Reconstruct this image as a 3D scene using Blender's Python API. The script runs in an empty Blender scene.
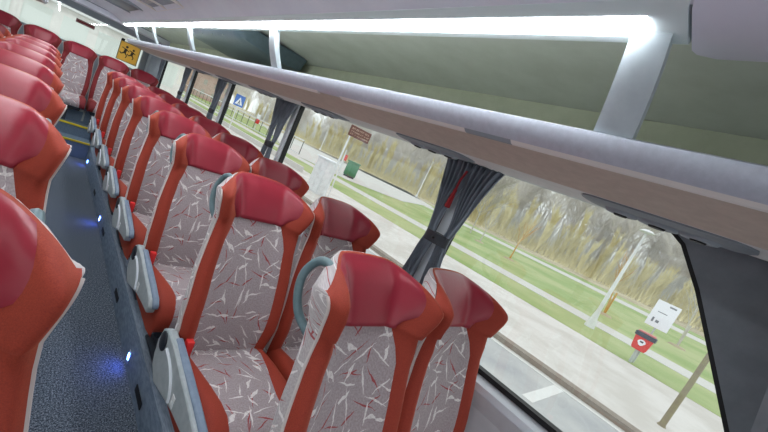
import bpy, bmesh, math, random
from mathutils import Vector, Matrix
random.seed(7)
SC = bpy.context.scene
COL = SC.collection
PI = math.pi
EYE = 1.70            # camera height above the aisle floor
GZ = -1.30            # street level

# ------------------------------------------------------------------ helpers
def lerp(a, b, t): return a + (b - a) * t
def sstep(t):
    t = max(0.0, min(1.0, t)); return t * t * (3 - 2 * t)
def interp(x, pts):
    if x <= pts[0][0]: return pts[0][1]
    for (a, b), (c, d) in zip(pts, pts[1:]):
        if x <= c: return lerp(b, d, (x - a) / (c - a))
    return pts[-1][1]

class MB:
    """collects faces of one mesh"""
    def __init__(s): s.v = []; s.f = []; s.uv = {}; s.sharp = False
    def add(s, verts, faces):
        o = len(s.v); s.v += [tuple(p) for p in verts]; s.f += [tuple(i + o for i in f) for f in faces]; return o
    def box(s, x0, x1, y0, y1, z0, z1, bev=0.0, rot=None, about=None):
        bm = bmesh.new(); bmesh.ops.create_cube(bm, size=1.0)
        for v in bm.verts:
            v.co = Vector((lerp(x0, x1, v.co.x + .5), lerp(y0, y1, v.co.y + .5), lerp(z0, z1, v.co.z + .5)))
        if bev > 0:
            bmesh.ops.bevel(bm, geom=bm.edges[:], offset=min(bev, .49 * min(abs(x1 - x0), abs(y1 - y0), abs(z1 - z0))), segments=2, affect='EDGES', profile=.5)
        if rot is not None:
            c = Vector(about or ((x0 + x1) / 2, (y0 + y1) / 2, (z0 + z1) / 2))
            for v in bm.verts: v.co = rot @ (v.co - c) + c
        bm.verts.index_update()
        s.add([v.co for v in bm.verts], [[v.index for v in f.verts] for f in bm.faces]); bm.free()
        return s
    def tube(s, pts, r, seg=8, cap=True):
        pts = [Vector(p) for p in pts]; rr = r if isinstance(r, (list, tuple)) else [r] * len(pts)
        rings = []; up = None
        for i, p in enumerate(pts):
            d = (pts[min(i + 1, len(pts) - 1)] - pts[max(i - 1, 0)]).normalized()
            if up is None: up = Vector((0, 0, 1)) if abs(d.z) < .9 else Vector((1, 0, 0))
            a = d.cross(up)
            if a.length < 1e-4: a = d.orthogonal()
            a.normalize(); b = a.cross(d).normalized(); up = b
            rings.append([p + (a * math.cos(t) + b * math.sin(t)) * rr[i] for t in [2 * PI * k / seg for k in range(seg)]])
        s.loft(rings, cap=cap); return s
    def loft(s, rings, closed=True, cap=False):
        n = len(rings[0]); vs = [p for r in rings for p in r]; fs = []
        for i in range(len(rings) - 1):
            for k in range(n if closed else n - 1):
                a = i * n + k; b = i * n + (k + 1) % n
                fs.append((a, b, b + n, a + n))
        if cap: fs.append(tuple(range(n))[::-1]); fs.append(tuple((len(rings) - 1) * n + k for k in range(n)))
        s.add(vs, fs); return s
    def ext(s, prof, y0, y1, cap=True, closed=True):
        """profile of (x, z) pairs drawn out along y"""
        s.loft([[(x, y, z) for x, z in prof] for y in (y0, y1)], closed=closed, cap=cap and closed); return s
    def lathe(s, prof, c=(0, 0, 0), seg=16):
        s.loft([[(c[0] + r * math.cos(t), c[1] + r * math.sin(t), c[2] + z) for t in [2 * PI * k / seg for k in range(seg)]] for r, z in prof], cap=True); return s
    def sphere(s, c, r, seg=12, sq=(1, 1, 1)):
        bm = bmesh.new(); bmesh.ops.create_uvsphere(bm, u_segments=seg, v_segments=max(6, seg // 2 + 2), radius=r)
        for v in bm.verts: v.co = Vector((c[0] + v.co.x * sq[0], c[1] + v.co.y * sq[1], c[2] + v.co.z * sq[2]))
        bm.verts.index_update()
        s.add([v.co for v in bm.verts], [[v.index for v in f.verts] for f in bm.faces]); bm.free(); return s
    def build(s, name, mat, parent=None, smooth=None, uv=None, loc=None):
        me = bpy.data.meshes.new(name); me.from_pydata(s.v, [], s.f); me.update()
        bm = bmesh.new(); bm.from_mesh(me)
        if uv is None: bmesh.ops.recalc_face_normals(bm, faces=bm.faces[:])
        bm.to_mesh(me); bm.free()
        if uv:
            L = me.uv_layers.new(name='UVMap')
            for lp in me.loops: L.data[lp.index].uv = uv[lp.vertex_index]
        me.materials.append(mat)
        if smooth is not None:
            for p in me.polygons: p.use_smooth = True
            if smooth < 179:
                bm = bmesh.new(); bm.from_mesh(me); a = math.radians(smooth)
                for e in bm.edges:
                    if len(e.link_faces) == 2 and e.calc_face_angle(0) > a: e.smooth = False
                bm.to_mesh(me); bm.free()
        o = bpy.data.objects.new(name, me); COL.objects.link(o)
        if loc: o.location = loc
        if parent is not None: o.parent = parent
        return o

def tag(o, label, cat, group=None, kind=None):
    if label: o['label'] = label
    if cat: o['category'] = cat
    if group: o['group'] = group
    if kind: o['kind'] = kind
    return o
def empty(name, loc, label=None, cat=None, group=None, rz=0):
    o = bpy.data.objects.new(name, None); COL.objects.link(o); o.location = loc; o.rotation_euler = (0, 0, rz)
    o.empty_display_size = .1
    return tag(o, label, cat, group)
def copy_tree(o, parent=None):
    c = o.copy(); COL.objects.link(c); c.parent = parent
    for ch in o.children: copy_tree(ch, c)
    return c
def struct(o): o['kind'] = 'structure'; return o

# ------------------------------------------------------------------ materials
def lin(c):
    return tuple(((x / 255) / 12.92 if x / 255 <= .04045 else ((x / 255 + .055) / 1.055) ** 2.4) for x in c)
def mat(name, rgb, rough=.6, metal=0., spec=.5, emit=None, es=0., sheen=0., coat=0.):
    m = bpy.data.materials.new(name); m.use_nodes = True
    b = m.node_tree.nodes['Principled BSDF']; c = lin(rgb)
    b.inputs['Base Color'].default_value = (*c, 1); b.inputs['Roughness'].default_value = rough
    b.inputs['Metallic'].default_value = metal; b.inputs['Specular IOR Level'].default_value = spec
    if sheen: b.inputs['Sheen Weight'].default_value = sheen; b.inputs['Sheen Roughness'].default_value = .4
    if coat: b.inputs['Coat Weight'].default_value = coat
    if emit: b.inputs['Emission Color'].default_value = (*lin(emit), 1); b.inputs['Emission Strength'].default_value = es
    return m
class NT:
    def __init__(s, m): s.m = m; s.t = m.node_tree; s.b = s.t.nodes['Principled BSDF']
    def n(s, k, **kw):
        x = s.t.nodes.new(k)
        for a, v in kw.items(): setattr(x, a, v)
        return x
    def l(s, a, b): s.t.links.new(a, b)
    def math(s, op, a, b=None, c=None):
        x = s.n('ShaderNodeMath', operation=op)
        for i, v in enumerate((a, b, c)):
            if v is None: continue
            if isinstance(v, (int, float)): x.inputs[i].default_value = v
            else: s.l(v, x.inputs[i])
        return x.outputs[0]
    def mix(s, f, a, b):
        x = s.n('ShaderNodeMix', data_type='RGBA')
        if isinstance(f, (int, float)): x.inputs[0].default_value = f
        else: s.l(f, x.inputs[0])
        for i, v in ((6, a), (7, b)):
            if isinstance(v, tuple): x.inputs[i].default_value = (*v, 1)
            else: s.l(v, x.inputs[i])
        return x.outputs[2]
    def noise(s, scale, detail=3, rough=.6, vec=None, dist=0):
        x = s.n('ShaderNodeTexNoise'); x.inputs['Scale'].default_value = scale; x.inputs['Detail'].default_value = detail
        x.inputs['Roughness'].default_value = rough; x.inputs['Distortion'].default_value = dist
        if vec is not None: s.l(vec, x.inputs['Vector'])
        return x.outputs[0]
    def ramp(s, f, stops):
        x = s.n('ShaderNodeValToRGB'); e = x.color_ramp.elements
        while len(e) > 1: e.remove(e[0])
        e[0].position = stops[0][0]; e[0].color = (*stops[0][1], 1)
        for p, c in stops[1:]:
            k = e.new(p); k.color = (*c, 1)
        s.l(f, x.inputs[0]); return x.outputs[0]
    def obj(s): return s.n('ShaderNodeTexCoord').outputs['Object']
    def uv(s): return s.n('ShaderNodeTexCoord').outputs['UV']
    def mapping(s, v, scale=(1, 1, 1), loc=(0, 0, 0), rot=(0, 0, 0)):
        x = s.n('ShaderNodeMapping'); s.l(v, x.inputs[0]); x.inputs['Scale'].default_value = scale
        x.inputs['Location'].default_value = loc; x.inputs['Rotation'].default_value = rot; return x.outputs[0]
    def bump(s, h, d=.002, st=.5):
        x = s.n('ShaderNodeBump'); x.inputs['Strength'].default_value = st; x.inputs['Distance'].default_value = d
        s.l(h, x.inputs['Height']); s.l(x.outputs[0], s.b.inputs['Normal'])
def noisy(name, c1, c2, scale, rough=.7, detail=4, bump=0, lo=.35, hi=.65, stretch=(1, 1, 1), **kw):
    m = mat(name, c1, rough, **kw); N = NT(m)
    v = N.mapping(N.obj(), stretch)
    f = N.noise(scale, detail, .65, v)
    N.l(N.ramp(f, [(lo, lin(c1)), (hi, lin(c2))]), N.b.inputs['Base Color'])
    if bump: N.bump(f, bump)
    return m

def stroke(N, vec, scale, off, rnd, length, width, keep, wob=.25):
    """one random short stroke per Voronoi cell -> mask"""
    v0 = N.mapping(vec, (scale, scale, scale), off)
    nz = N.n('ShaderNodeTexNoise'); nz.inputs['Scale'].default_value = 1.6; nz.inputs['Detail'].default_value = 3
    N.l(v0, nz.inputs['Vector'])
    sub = N.n('ShaderNodeVectorMath', operation='SUBTRACT'); N.l(nz.outputs['Color'], sub.inputs[0]); sub.inputs[1].default_value = (.5, .5, .5)
    sc = N.n('ShaderNodeVectorMath', operation='SCALE'); N.l(sub.outputs[0], sc.inputs[0]); sc.inputs['Scale'].default_value = wob
    ad = N.n('ShaderNodeVectorMath', operation='ADD'); N.l(v0, ad.inputs[0]); N.l(sc.outputs[0], ad.inputs[1])
    vo = N.n('ShaderNodeTexVoronoi', voronoi_dimensions='2D'); vo.inputs['Scale'].default_value = 1.0
    vo.inputs['Randomness'].default_value = rnd
    N.l(ad.outputs[0], vo.inputs['Vector'])
    rel = N.n('ShaderNodeVectorMath', operation='SUBTRACT'); N.l(ad.outputs[0], rel.inputs[0]); N.l(vo.outputs['Position'], rel.inputs[1])
    sep = N.n('ShaderNodeSeparateColor'); N.l(vo.outputs['Color'], sep.inputs[0])
    rt = N.n('ShaderNodeVectorRotate', rotation_type='Z_AXIS'); N.l(rel.outputs[0], rt.inputs['Vector'])
    N.l(N.math('MULTIPLY', sep.outputs[0], 6.283), rt.inputs['Angle'])
    xyz = N.n('ShaderNodeSeparateXYZ'); N.l(rt.outputs[0], xyz.inputs[0])
    ax = N.math('ABSOLUTE', xyz.outputs[0]); ay = N.math('ABSOLUTE', xyz.outputs[1])
    wid = N.math('MULTIPLY', N.math('SUBTRACT', 1.0, N.math('DIVIDE', ax, length)), width)   # tapering
    m1 = N.math('LESS_THAN', ay, wid)
    return N.math('MULTIPLY', m1, N.math('LESS_THAN', sep.outputs[1], keep))

def pattern_mat(name, base, dark, bright=.85):
    m = mat(name, base, .85, sheen=.25); N = NT(m)
    uv = N.uv()
    f = N.noise(160, 2, .6, uv)
    col = N.ramp(f, [(.35, lin(dark)), (.7, lin(base))])
    big = N.noise(9, 2, .5, uv)
    col = N.mix(N.math('MULTIPLY', big, .3), col, lin(dark))
    r1 = stroke(N, uv, 11, (3.1, 5.2, 0), 1, .62, .035, .55)
    r2 = stroke(N, uv, 16, (9.4, 1.7, 0), 1, .6, .05, .4)
    col = N.mix(N.math('MULTIPLY', N.math('MAXIMUM', r1, r2), .9), col, lin((158, 48, 52)))
    w1 = stroke(N, uv, 11.5, (0, 0, 0), 1, .6, .042, .85)
    w2 = stroke(N, uv, 15, (4.7, 2.9, 0), 1, .5, .11, .5, .5)
    w3 = stroke(N, uv, 10, (7.3, 8.1, 0), 1, .66, .028, .7)
    w = N.math('MAXIMUM', w1, N.math('MAXIMUM', w2, w3))
    br = N.math('GREATER_THAN', N.noise(120, 2, .6, uv), .44)
    w = N.math('MULTIPLY', w, N.math('ADD', N.math('MULTIPLY', br, .3), .7))
    col = N.mix(N.math('MULTIPLY', w, bright), col, lin((238, 234, 232)))
    N.l(col, N.b.inputs['Base Color']); N.bump(f, .0006, .3)
    return m

M = {}
M['pattern'] = pattern_mat('seat_pattern_fabric', (186, 174, 176), (156, 143, 146))
M['pattern_back'] = pattern_mat('seat_back_fabric', (200, 194, 194), (172, 163, 164))
def velour(name, c1, c2):
    m = mat(name, c1, .75, sheen=.35); N = NT(m); b = N.b
    b.inputs['Sheen Tint'].default_value = (*lin((255, 150, 110)), 1)
    v = N.obj(); f = N.noise(420, 2, .7, v); g = N.noise(14, 3, .6, v)
    c = N.ramp(f, [(.3, lin(c2)), (.7, lin(c1))]); c = N.mix(N.math('MULTIPLY', g, .35), c, lin(c2))
    N.l(c, b.inputs['Base Color']); N.bump(f, .0008, .35); return m
M['orange'] = velour('rust_orange_velour', (172, 62, 38), (138, 43, 28))
def leather(name, c1, c2):
    m = mat(name, c1, .38, spec=.5); N = NT(m); v = N.obj()
    f = N.noise(90, 4, .6, v); g = N.noise(7, 2, .5, v)
    N.l(N.mix(g, lin(c1), lin(c2)), N.b.inputs['Base Color'])
    N.l(N.math('ADD', N.math('MULTIPLY', f, .2), .27), N.b.inputs['Roughness']); N.bump(f, .0006, .3); return m
M['leather'] = leather('wine_red_leather', (162, 44, 62), (136, 32, 48))
M['piping'] = mat('pale_piping', (205, 196, 192), .6)
M['plastic'] = noisy('light_grey_plastic', (172, 180, 182), (158, 167, 170), 30, .45)
M['plastic_blue'] = noisy('blue_grey_plastic', (128, 146, 166), (116, 133, 154), 30, .4)
M['dark'] = mat('dark_plastic', (38, 42, 50), .5)
M['black'] = mat('black_rubber', (14, 14, 18), .6)
M['teal_grip'] = noisy('grey_green_grip', (104, 128, 134), (88, 112, 118), 25, .4)
M['buckle'] = mat('red_buckle', (232, 52, 52), .4)
M['metal'] = mat('seat_frame_metal', (70, 76, 84), .4, .6)
M['label_white'] = mat('white_label', (225, 228, 228), .5)

def carpet():
    m = mat('aisle_carpet', (50, 60, 74), .95); N = NT(m); v = N.obj()
    f = N.noise(110, 2, .8, v); g = N.noise(230, 2, .8, v)
    c = N.ramp(N.math('ADD', N.math('MULTIPLY', f, .5), N.math('MULTIPLY', g, .5)), [(.42, lin((30, 38, 50))), (.5, lin((80, 92, 106))), (.60, lin((160, 170, 182)))])
    N.l(c, N.b.inputs['Base Color']); N.bump(f, .003, .5); return m
M['carpet'] = carpet()
def platform():
    m = mat('platform_vinyl', (92, 106, 122), .5); N = NT(m); v = N.obj()
    f = N.noise(40, 4, .6, N.mapping(v, (6, .5, 1)))
    N.l(N.ramp(f, [(.35, lin((104, 120, 138))), (.6, lin((134, 150, 168)))]), N.b.inputs['Base Color']); return m
M['platform'] = platform()
M['platform_side'] = noisy('platform_side_vinyl', (112, 130, 150), (98, 116, 136), 60, .5)
M['yellow'] = mat('yellow_step_edge', (232, 206, 40), .5)
M['ceiling'] = noisy('ceiling_grey', (232, 234, 244), (226, 228, 240), 5, .75)
M['ceiling_dark'] = noisy('ceiling_recess', (160, 170, 182), (148, 158, 170), 5, .7)
M['lavender'] = noisy('lavender_panel', (236, 233, 248), (230, 227, 244), 6, .6)
M['rack_in'] = noisy('rack_lining', (184, 188, 170), (174, 178, 160), 9, .85)
M['rack_ceil'] = noisy('rack_ceiling_lining', (208, 212, 210), (198, 202, 199), 6, .85)
M['rail'] = noisy('silver_rail', (198, 202, 214), (188, 192, 204), 70, .35, metal=.25)
M['cream'] = mat('cream_trim', (232, 226, 222), .5)
M['taupe'] = noisy('taupe_panel', (206, 190, 176), (196, 180, 166), 30, .8)
M['under_grey'] = noisy('pale_grey_panel', (222, 220, 218), (214, 212, 210), 20, .7)
M['strut'] = noisy('strut_plastic', (196, 206, 210), (186, 196, 202), 20, .45)
M['lens'] = mat('lamp_lens', (250, 252, 255), .4, emit=(244, 250, 255), es=16)
M['rack_glow'] = mat('added_rack_glow', (250, 252, 250), .4, emit=(246, 252, 248), es=3.2)  # soft emission added only to brighten the rack interior
M['lamp_body'] = mat('lamp_housing', (222, 234, 236), .4)
M['teal_box'] = noisy('dark_teal_housing', (96, 114, 126), (84, 102, 114), 20, .35)
M['curtain'] = noisy('slate_curtain', (134, 142, 154), (106, 114, 126), 40, .9, stretch=(1, 1, .1), sheen=.2)
M['wall'] = noisy('side_wall_grey', (206, 208, 214), (198, 200, 206), 12, .6)
M['sill'] = mat('sill_silver', (206, 210, 218), .35, .2)
M['pillar'] = noisy('pillar_slate', (124, 130, 138), (112, 118, 126), 10, .55)
M['pillar_light'] = mat('pillar_light_grey', (214, 220, 226), .5)
M['rear_panel'] = noisy('rear_panel_grey', (150, 158, 166), (138, 146, 154), 8, .6)
M['tassel'] = mat('red_tassel', (140, 20, 30), .8)
M['led'] = mat('blue_led', (120, 160, 255), .3, emit=(70, 110, 255), es=60)
M['sign_yellow'] = mat('sign_yellow', (255, 222, 130), .5)
def translucent(m, f=.6):
    t = m.node_tree; b = t.nodes['Principled BSDF']; o = t.nodes['Material Output']; tr = t.nodes.new('ShaderNodeBsdfTranslucent'); mx = t.nodes.new('ShaderNodeMixShader')
    tr.inputs[0].default_value = b.inputs['Base Color'].default_value; mx.inputs[0].default_value = f
    t.links.new(b.outputs[0], mx.inputs[1]); t.links.new(tr.outputs[0], mx.inputs[2]); t.links.new(mx.outputs[0], o.inputs[0])
translucent(M['sign_yellow'])
M['sign_dark'] = mat('sign_silhouette', (62, 58, 56), .5)
M['brake'] = mat('brake_light_brown', (150, 104, 104), .5)
M['navy'] = noisy('navy_cloth', (44, 46, 66), (30, 32, 50), 20, .9)

def glass():
    m = bpy.data.materials.new('window_glass'); m.use_nodes = True; t = m.node_tree; t.nodes.clear()
    o = t.nodes.new('ShaderNodeOutputMaterial'); a = t.nodes.new('ShaderNodeBsdfTransparent'); g = t.nodes.new('ShaderNodeBsdfGlossy')
    a.inputs[0].default_value = (.95, .97, .96, 1); g.inputs['Roughness'].default_value = .02; g.inputs[0].default_value = (.9, .95, .95, 1)
    mx = t.nodes.new('ShaderNodeMixShader'); mx.inputs[0].default_value = .05
    t.links.new(a.outputs[0], mx.inputs[1]); t.links.new(g.outputs[0], mx.inputs[2]); t.links.new(mx.outputs[0], o.inputs[0]); return m
M['glass'] = glass()

# ------------------------------------------------------------------ the coach seat
ZB, ZP = .64, 1.268
def seat_rows():
    vs = [0, .04] + [.04 + (VP - .04) * k / 13 for k in range(1, 14)]
    vs += [VP + (1 - VP) * t for t in (.05, .12, .2, .3, .42, .54, .66, .76, .84, .90, .94, .97, .99, 1)]
    return vs
VP = .76
YC = [(.64, -.262), (.70, -.258), (.80, -.262), (.92, -.245), (1.05, -.208), (1.2, -.165), (1.27, -.142), (1.34, -.118), (1.40, -.088), (1.45, -.05)]
TH = [(.64, .10), (.9, .11), (1.2, .085), (1.34, .075), (1.45, .06)]
WD = [(.64, .205), (.85, .222), (1.05, .218), (1.18, .203), (1.26, .195), (1.33, .212), (1.38, .224), (1.41, .222), (1.45, .205)]
AA = [(.64, .02), (.8, .042), (1.1, .045), (1.2, .05), (1.27, .075), (1.33, .11), (1.38, .138), (1.42, .138), (1.45, .12)]
AB = [(.64, .75), (1.15, .75), (1.30, .35), (1.45, .30)]
def build_seat_back(root):
    rows = seat_rows(); NF = 26
    grid = []; uvs = []
    for v in rows:
        h = 0 if v <= VP else (v - VP) / (1 - VP)
        tb = interp(v, [(0, .74), (.66, .73), (VP, .60)]) if v <= VP else lerp(.60, .77, sstep(h / .5))
        tc = interp(v, [(0, .5), (.6, .5), (VP, .46), (1, .5)])
        fr = []
        for i in range(NF + 1):
            j = i if i <= 13 else 26 - i
            if j <= 5: t = lerp(1, tb, j / 5)
            elif j <= 9: t = lerp(tb, tc, (j - 5) / 4)
            else: t = lerp(tc, 0, (j - 9) / 4)
            fr.append((-t if i <= 13 else t))
        def zt(t): return 1.4475 - .012 * t * t - .052 * abs(t) ** 5
        def zz(t):
            return ZB + (ZP - ZB) * v / VP if v <= VP else ZP + (zt(t) - ZP) * h
        def mid(t, z): return interp(z, YC) + interp(z, TH) / 2 - interp(z, AA) * (.5 + .5 * interp(z, AB)) * sstep((abs(t) - .45) / .55)
        k = 1 if v < .93 else math.sqrt(max(0, 1 - ((v - .93) / .07) ** 2))
        ring = []
        for i, t in enumerate(fr):
            z = zz(t); w = interp(z, WD)
            y = interp(z, YC) - interp(z, AA) * sstep((abs(t) - .45) / .55)
            if abs(t) > .9: y += .022 * ((abs(t) - .9) / .1) ** 2
            if v > VP + .01 and abs(t) < tb - .01: y -= .006
            if i in (5, 21): y += .007
            if i in (9, 17): y += .004
            if abs(v - VP) < .002: y += .009
            if v < VP and abs(t) < tc: y += .012 * math.cos(t / tc * PI / 2)
            m = mid(t, z); ring.append((w * t, m + (y - m) * k, z))
        # right edge roll, back, left edge roll
        def edge(sg, q):
            z = zz(1); w = interp(z, WD); y0 = interp(z, YC) - interp(z, AA) + .022; y9 = interp(z, YC) + interp(z, TH) - interp(z, AA) * interp(z, AB) - .012
            y = lerp(y0, y9, q); m = mid(1, z)
            return (sg * (w + .012 * math.sin(PI * q)), m + (y - m) * k, z)
        for q in (.2, .4, .65, .85): ring.append(edge(1, q))
        for b in range(13):
            t = lerp(1, -1, b / 12); z = zz(t); w = interp(z, WD) * .985
            y = interp(z, YC) + interp(z, TH) - interp(z, AA) * interp(z, AB) * sstep((abs(t) - .45) / .55) - .012 * abs(t) ** 6
            m = mid(t, z); ring.append((w * t, m + (y - m) * k, z))
        for q in (.85, .65, .4, .2): ring.append(edge(-1, q))
        grid.append(ring)
        u = []; acc = 0
        for a, b in zip(ring, ring[1:] + ring[:1]):
            u.append((acc, ring[0][2] if False else v * .8)); acc += math.dist(a, b)
        uvs.append(u)
    n = len(grid[0]); NR = len(rows)
    ip = max(i for i, v in enumerate(rows) if v <= VP + 1e-6)
    parts = {'center_panel': [], 'headrest_pad': [], 'bolster': [], 'back_cover': []}
    for r in range(NR - 1):
        for c in range(n):
            if 5 <= c < 21:
                p = 'center_panel' if r < ip else ('headrest_pad' if r < NR - 2 else 'bolster')
            elif c < 26: p = 'bolster'
            elif c == 26 or c == n - 1: p = 'bolster'
            else: p = 'back_cover' if r < NR - 5 or True else 'bolster'
            parts[p].append((r, c))
    mats = {'center_panel': M['pattern'], 'headrest_pad': M['leather'], 'bolster': M['orange'], 'back_cover': M['pattern_back']}
    out = {}
    for p, fl in parts.items():
        mb = MB(); idx = {}; uv = []
        def vid(r, c, cu):
            kk = (r, c % n)
            if kk not in idx: idx[kk] = len(mb.v); mb.v.append(grid[r][c % n]); uv.append(uvs[r][c % n])
            return idx[kk]
        for r, c in fl: mb.f.append((vid(r, c, c), vid(r, c + 1, c), vid(r + 1, c + 1, c), vid(r + 1, c, c)))
        out[p] = mb.build(p, mats[p], root, smooth=180, uv=uv)
    # pale piping along the edge between front and back cover
    mb = MB()
    pl = [grid[r][n - 1] for r in range(1, NR - 3)]; mb.tube([(x - .002, y + .004, z) for x, y, z in pl], .0045, 5)
    mb.build('piping', M['piping'], root, smooth=60); mb = MB()
    pr = [grid[r][27] for r in range(1, NR - 3)]; mb.tube([(x + .002, y + .004, z) for x, y, z in pr], .0045, 5)
    mb.build('piping', M['piping'], root, smooth=60)
    return out
def build_cushion(root):
    path = [(-.20, .668), (-.26, .688), (-.32, .698), (-.40, .703), (-.48, .706), (-.56, .708), (-.62, .706), (-.67, .695), (-.705, .672), (-.725, .64), (-.732, .605), (-.725, .575), (-.705, .555)]
    cols = []
    NC = 18
    grid = []; uv = []
    acc = 0
    for i, (y, z) in enumerate(path):
        if i: acc += math.dist(path[i], path[i - 1])
        s = i / (len(path) - 1)
        tb = interp(acc, [(0, .80), (.12, .78), (.30, .60), (.40, .52), (.46, .56), (.6, .7)])
        g = []; uu = []
        w = interp(y, [(-.74, .205), (-.68, .218), (-.4, .218), (-.2, .205)])
        for c in range(NC + 1):
            j = min(c, NC - c)
            t = lerp(1, tb, j / 4) if j <= 4 else lerp(tb, 0, (j - 4) / 5)
            sg = -1 if c <= NC // 2 else 1
            up = .016 * sstep((t - .35) / .4) - .03 * max(0, (t - .85) / .15) ** 2
            if c in (4, NC - 4): up -= .005
            k = 1 - .5 * s
            g.append((sg * t * w, y, z + up * (1 if i < 8 else .3))); uu.append((sg * t * w + 3, acc + 2))
        # skirts
        zb = .55
        L = [(-w - .004, y if i < 9 else y, lerp(g[0][2], zb, q)) for q in (1, .5)]
        R_ = [(w + .004, y, lerp(g[-1][2], zb, q)) for q in (.5, 1)]
        g = L + g + R_; uu = [(uu[0][0] - .1, acc), (uu[0][0] - .05, acc)] + uu + [(uu[-1][0] + .05, acc), (uu[-1][0] + .1, acc)]
        grid.append(g); uv.append(uu)
    n = len(grid[0])
    for nm, test, m in (('cushion_center', lambda c: 6 <= c < n - 7, M['pattern']), ('cushion_border', lambda c: not (6 <= c < n - 7), M['orange'])):
        mb = MB(); idx = {}; u = []
        def vid(r, c):
            if (r, c) not in idx: idx[(r, c)] = len(mb.v); mb.v.append(grid[r][c]); u.append(uv[r][c])
            return idx[(r, c)]
        for r in range(len(grid) - 1):
            for c in range(n - 1):
                if test(c): mb.f.append((vid(r, c), vid(r + 1, c), vid(r + 1, c + 1), vid(r, c + 1)))
        mb.build(nm, m, root, smooth=180, uv=u)
def frame_parts(root, base_h=.21, wide=True):
    mb = MB(); mb.box(-.17, .17, -.68, -.22, .50, .565, .012); mb.build('cushion_pan', M['dark'], root, smooth=30)
    mb = MB()
    mb.box(-.03, .03, -.62, -.30, base_h + .02, .50, .008); mb.box(-.06, .06, -.64, -.28, base_h, base_h + .02, .006)
    mb.build('pedestal', M['metal'], root, smooth=30)
def armrest(root, sg):
    """aisle-side arm: grey side panel, blue-grey top pad, black pivot cap, levers label"""
    xo = sg * .25
    def xs(a, b): return sorted((xo + sg * a, xo + sg * b))
    # side panel outline in (y, z)
    out = [(-.195, .64), (-.185, .70), (-.205, .765), (-.25, .79), (-.33, .785), (-.45, .765), (-.60, .742), (-.69, .725), (-.715, .70), (-.705, .665), (-.62, .655), (-.5, .635), (-.38, .60), (-.28, .57), (-.215, .60)]
    x0, x1 = xs(-.024, .012)
    mb = MB(); mb.loft([[(x, y, z) for y, z in out] for x in (x0, x1)], cap=True)
    a = mb.build('armrest', M['plastic'], root, smooth=30)
    bev = a.modifiers.new('b', 'BEVEL'); bev.width = .006; bev.segments = 2; bev.limit_method = 'ANGLE'
    mb = MB(); x0, x1 = xs(-.034, -.004)
    prof = [(-.30, .794), (-.45, .776), (-.60, .753), (-.69, .735), (-.72, .712), (-.72, .69), (-.69, .69), (-.60, .705), (-.45, .73), (-.30, .75)]
    mb.loft([[(x, y, z) for y, z in prof] for x in (x0, x1)], cap=True)
    b = mb.build('arm_pad', M['plastic_blue'], a, smooth=30); bv = b.modifiers.new('b', 'BEVEL'); bv.width = .008; bv.segments = 2; bv.limit_method = 'ANGLE'
    xf = xo + sg * .012
    mb = MB(); mb.loft([[(xf + sg * d, -.245 + r * math.cos(t), .735 + r * 1.2 * math.sin(t)) for t in [2 * PI * k / 18 for k in range(18)]] for d, r in ((-.004, .034), (.004, .034), (.008, .028))], cap=True)
    mb.build('pivot_cap', M['dark'], a, smooth=40)
    mb = MB()
    arc = [(-.30 - .16 * math.sin(k / 8 * 1.5), .74 - .11 * (1 - math.cos(k / 8 * 1.5)), ) for k in range(9)]
    mb.tube([(xf + sg * .002, y, z) for y, z in arc], .007, 6); mb.build('lever', M['pillar_light'], a, smooth=60)
    mb = MB(); xa, xb = sorted((xf - sg * .001, xf + sg * .0025))
    mb.box(xa, xb, -.50, -.475, .645, .665); mb.box(xa, xb, -.50, -.475, .67, .69); mb.build('lever_label', M['label_white'], a)
def buckle(root, sg):
    mb = MB(); x = sg * .188; mb.box(x - .016, x + .016, -.325, -.295, .715, .785, .005); b = mb.build('belt_buckle', M['buckle'], root, smooth=40)
    mb = MB(); mb.box(x - .02, x + .02, -.32, -.285, .67, .722, .006); mb.build('buckle_stalk', M['black'], b, smooth=40)
def grab(root, sg):
    mb = MB(); x = sg * .165
    pts = [(x, -.09, 1.405), (x, -.055, 1.412), (x + sg * .004, -.02, 1.395), (x + sg * .014, -.002, 1.35), (x + sg * .020, -.015, 1.30), (x + sg * .014, -.045, 1.25), (x + sg * .003, -.085, 1.225), (x, -.12, 1.215)]
    P = []
    for i in range(len(pts) - 1):
        for k in range(4):
            q = k / 4; a = Vector(pts[max(i - 1, 0)]); b = Vector(pts[i]); c = Vector(pts[i + 1]); d = Vector(pts[min(i + 2, len(pts) - 1)])
            P.append(.5 * ((2 * b) + (c - a) * q + (2 * a - 5 * b + 4 * c - d) * q * q + (3 * b - a - 3 * c + d) * q ** 3))
    P.append(Vector(pts[-1]))
    mb.tube(P, .013, 8); mb.build('grab_handle', M['teal_grip'], root, smooth=60)

def make_seat(arm):      # arm: -1 aisle to the left, 1 aisle to the right, 0 window seat / bench
    root = empty('coach_seat', (0, 0, 0), None, 'seat')
    build_seat_back(root); build_cushion(root); frame_parts(root)
    if arm: armrest(root, arm); buckle(root, arm); grab(root, arm)
    return root
proto = {-1: make_seat(-1), 1: make_seat(1), 0: make_seat(0)}
used = set()
def place_seat(kind, x, y, z, label, group, dropz=False):
    s = proto[kind] if kind not in used else copy_tree(proto[kind]); used.add(kind)
    s.location = (x, y, z); s['label'] = label; s['category'] = 'seat'; s['group'] = group
    return s
PITCH = .75; Y1 = .73
ordn = ['nearest', 'second', 'third', 'fourth', 'fifth', 'sixth', 'seventh', 'eighth']
for k in range(8):
    y = Y1 + PITCH * k
    w = ('nearest the camera' if k == 0 else ordn[k] + ' from the camera' + ('' if k == 7 else ''))
    place_seat(-1, .827, y, 0, f'grey patterned seat just right of the aisle, {w}', 'aisle seats of the right-hand column')
    place_seat(0, 1.297, y, 0, f'grey patterned seat against the right-hand windows, {w}', 'window seats of the right-hand column')
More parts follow.
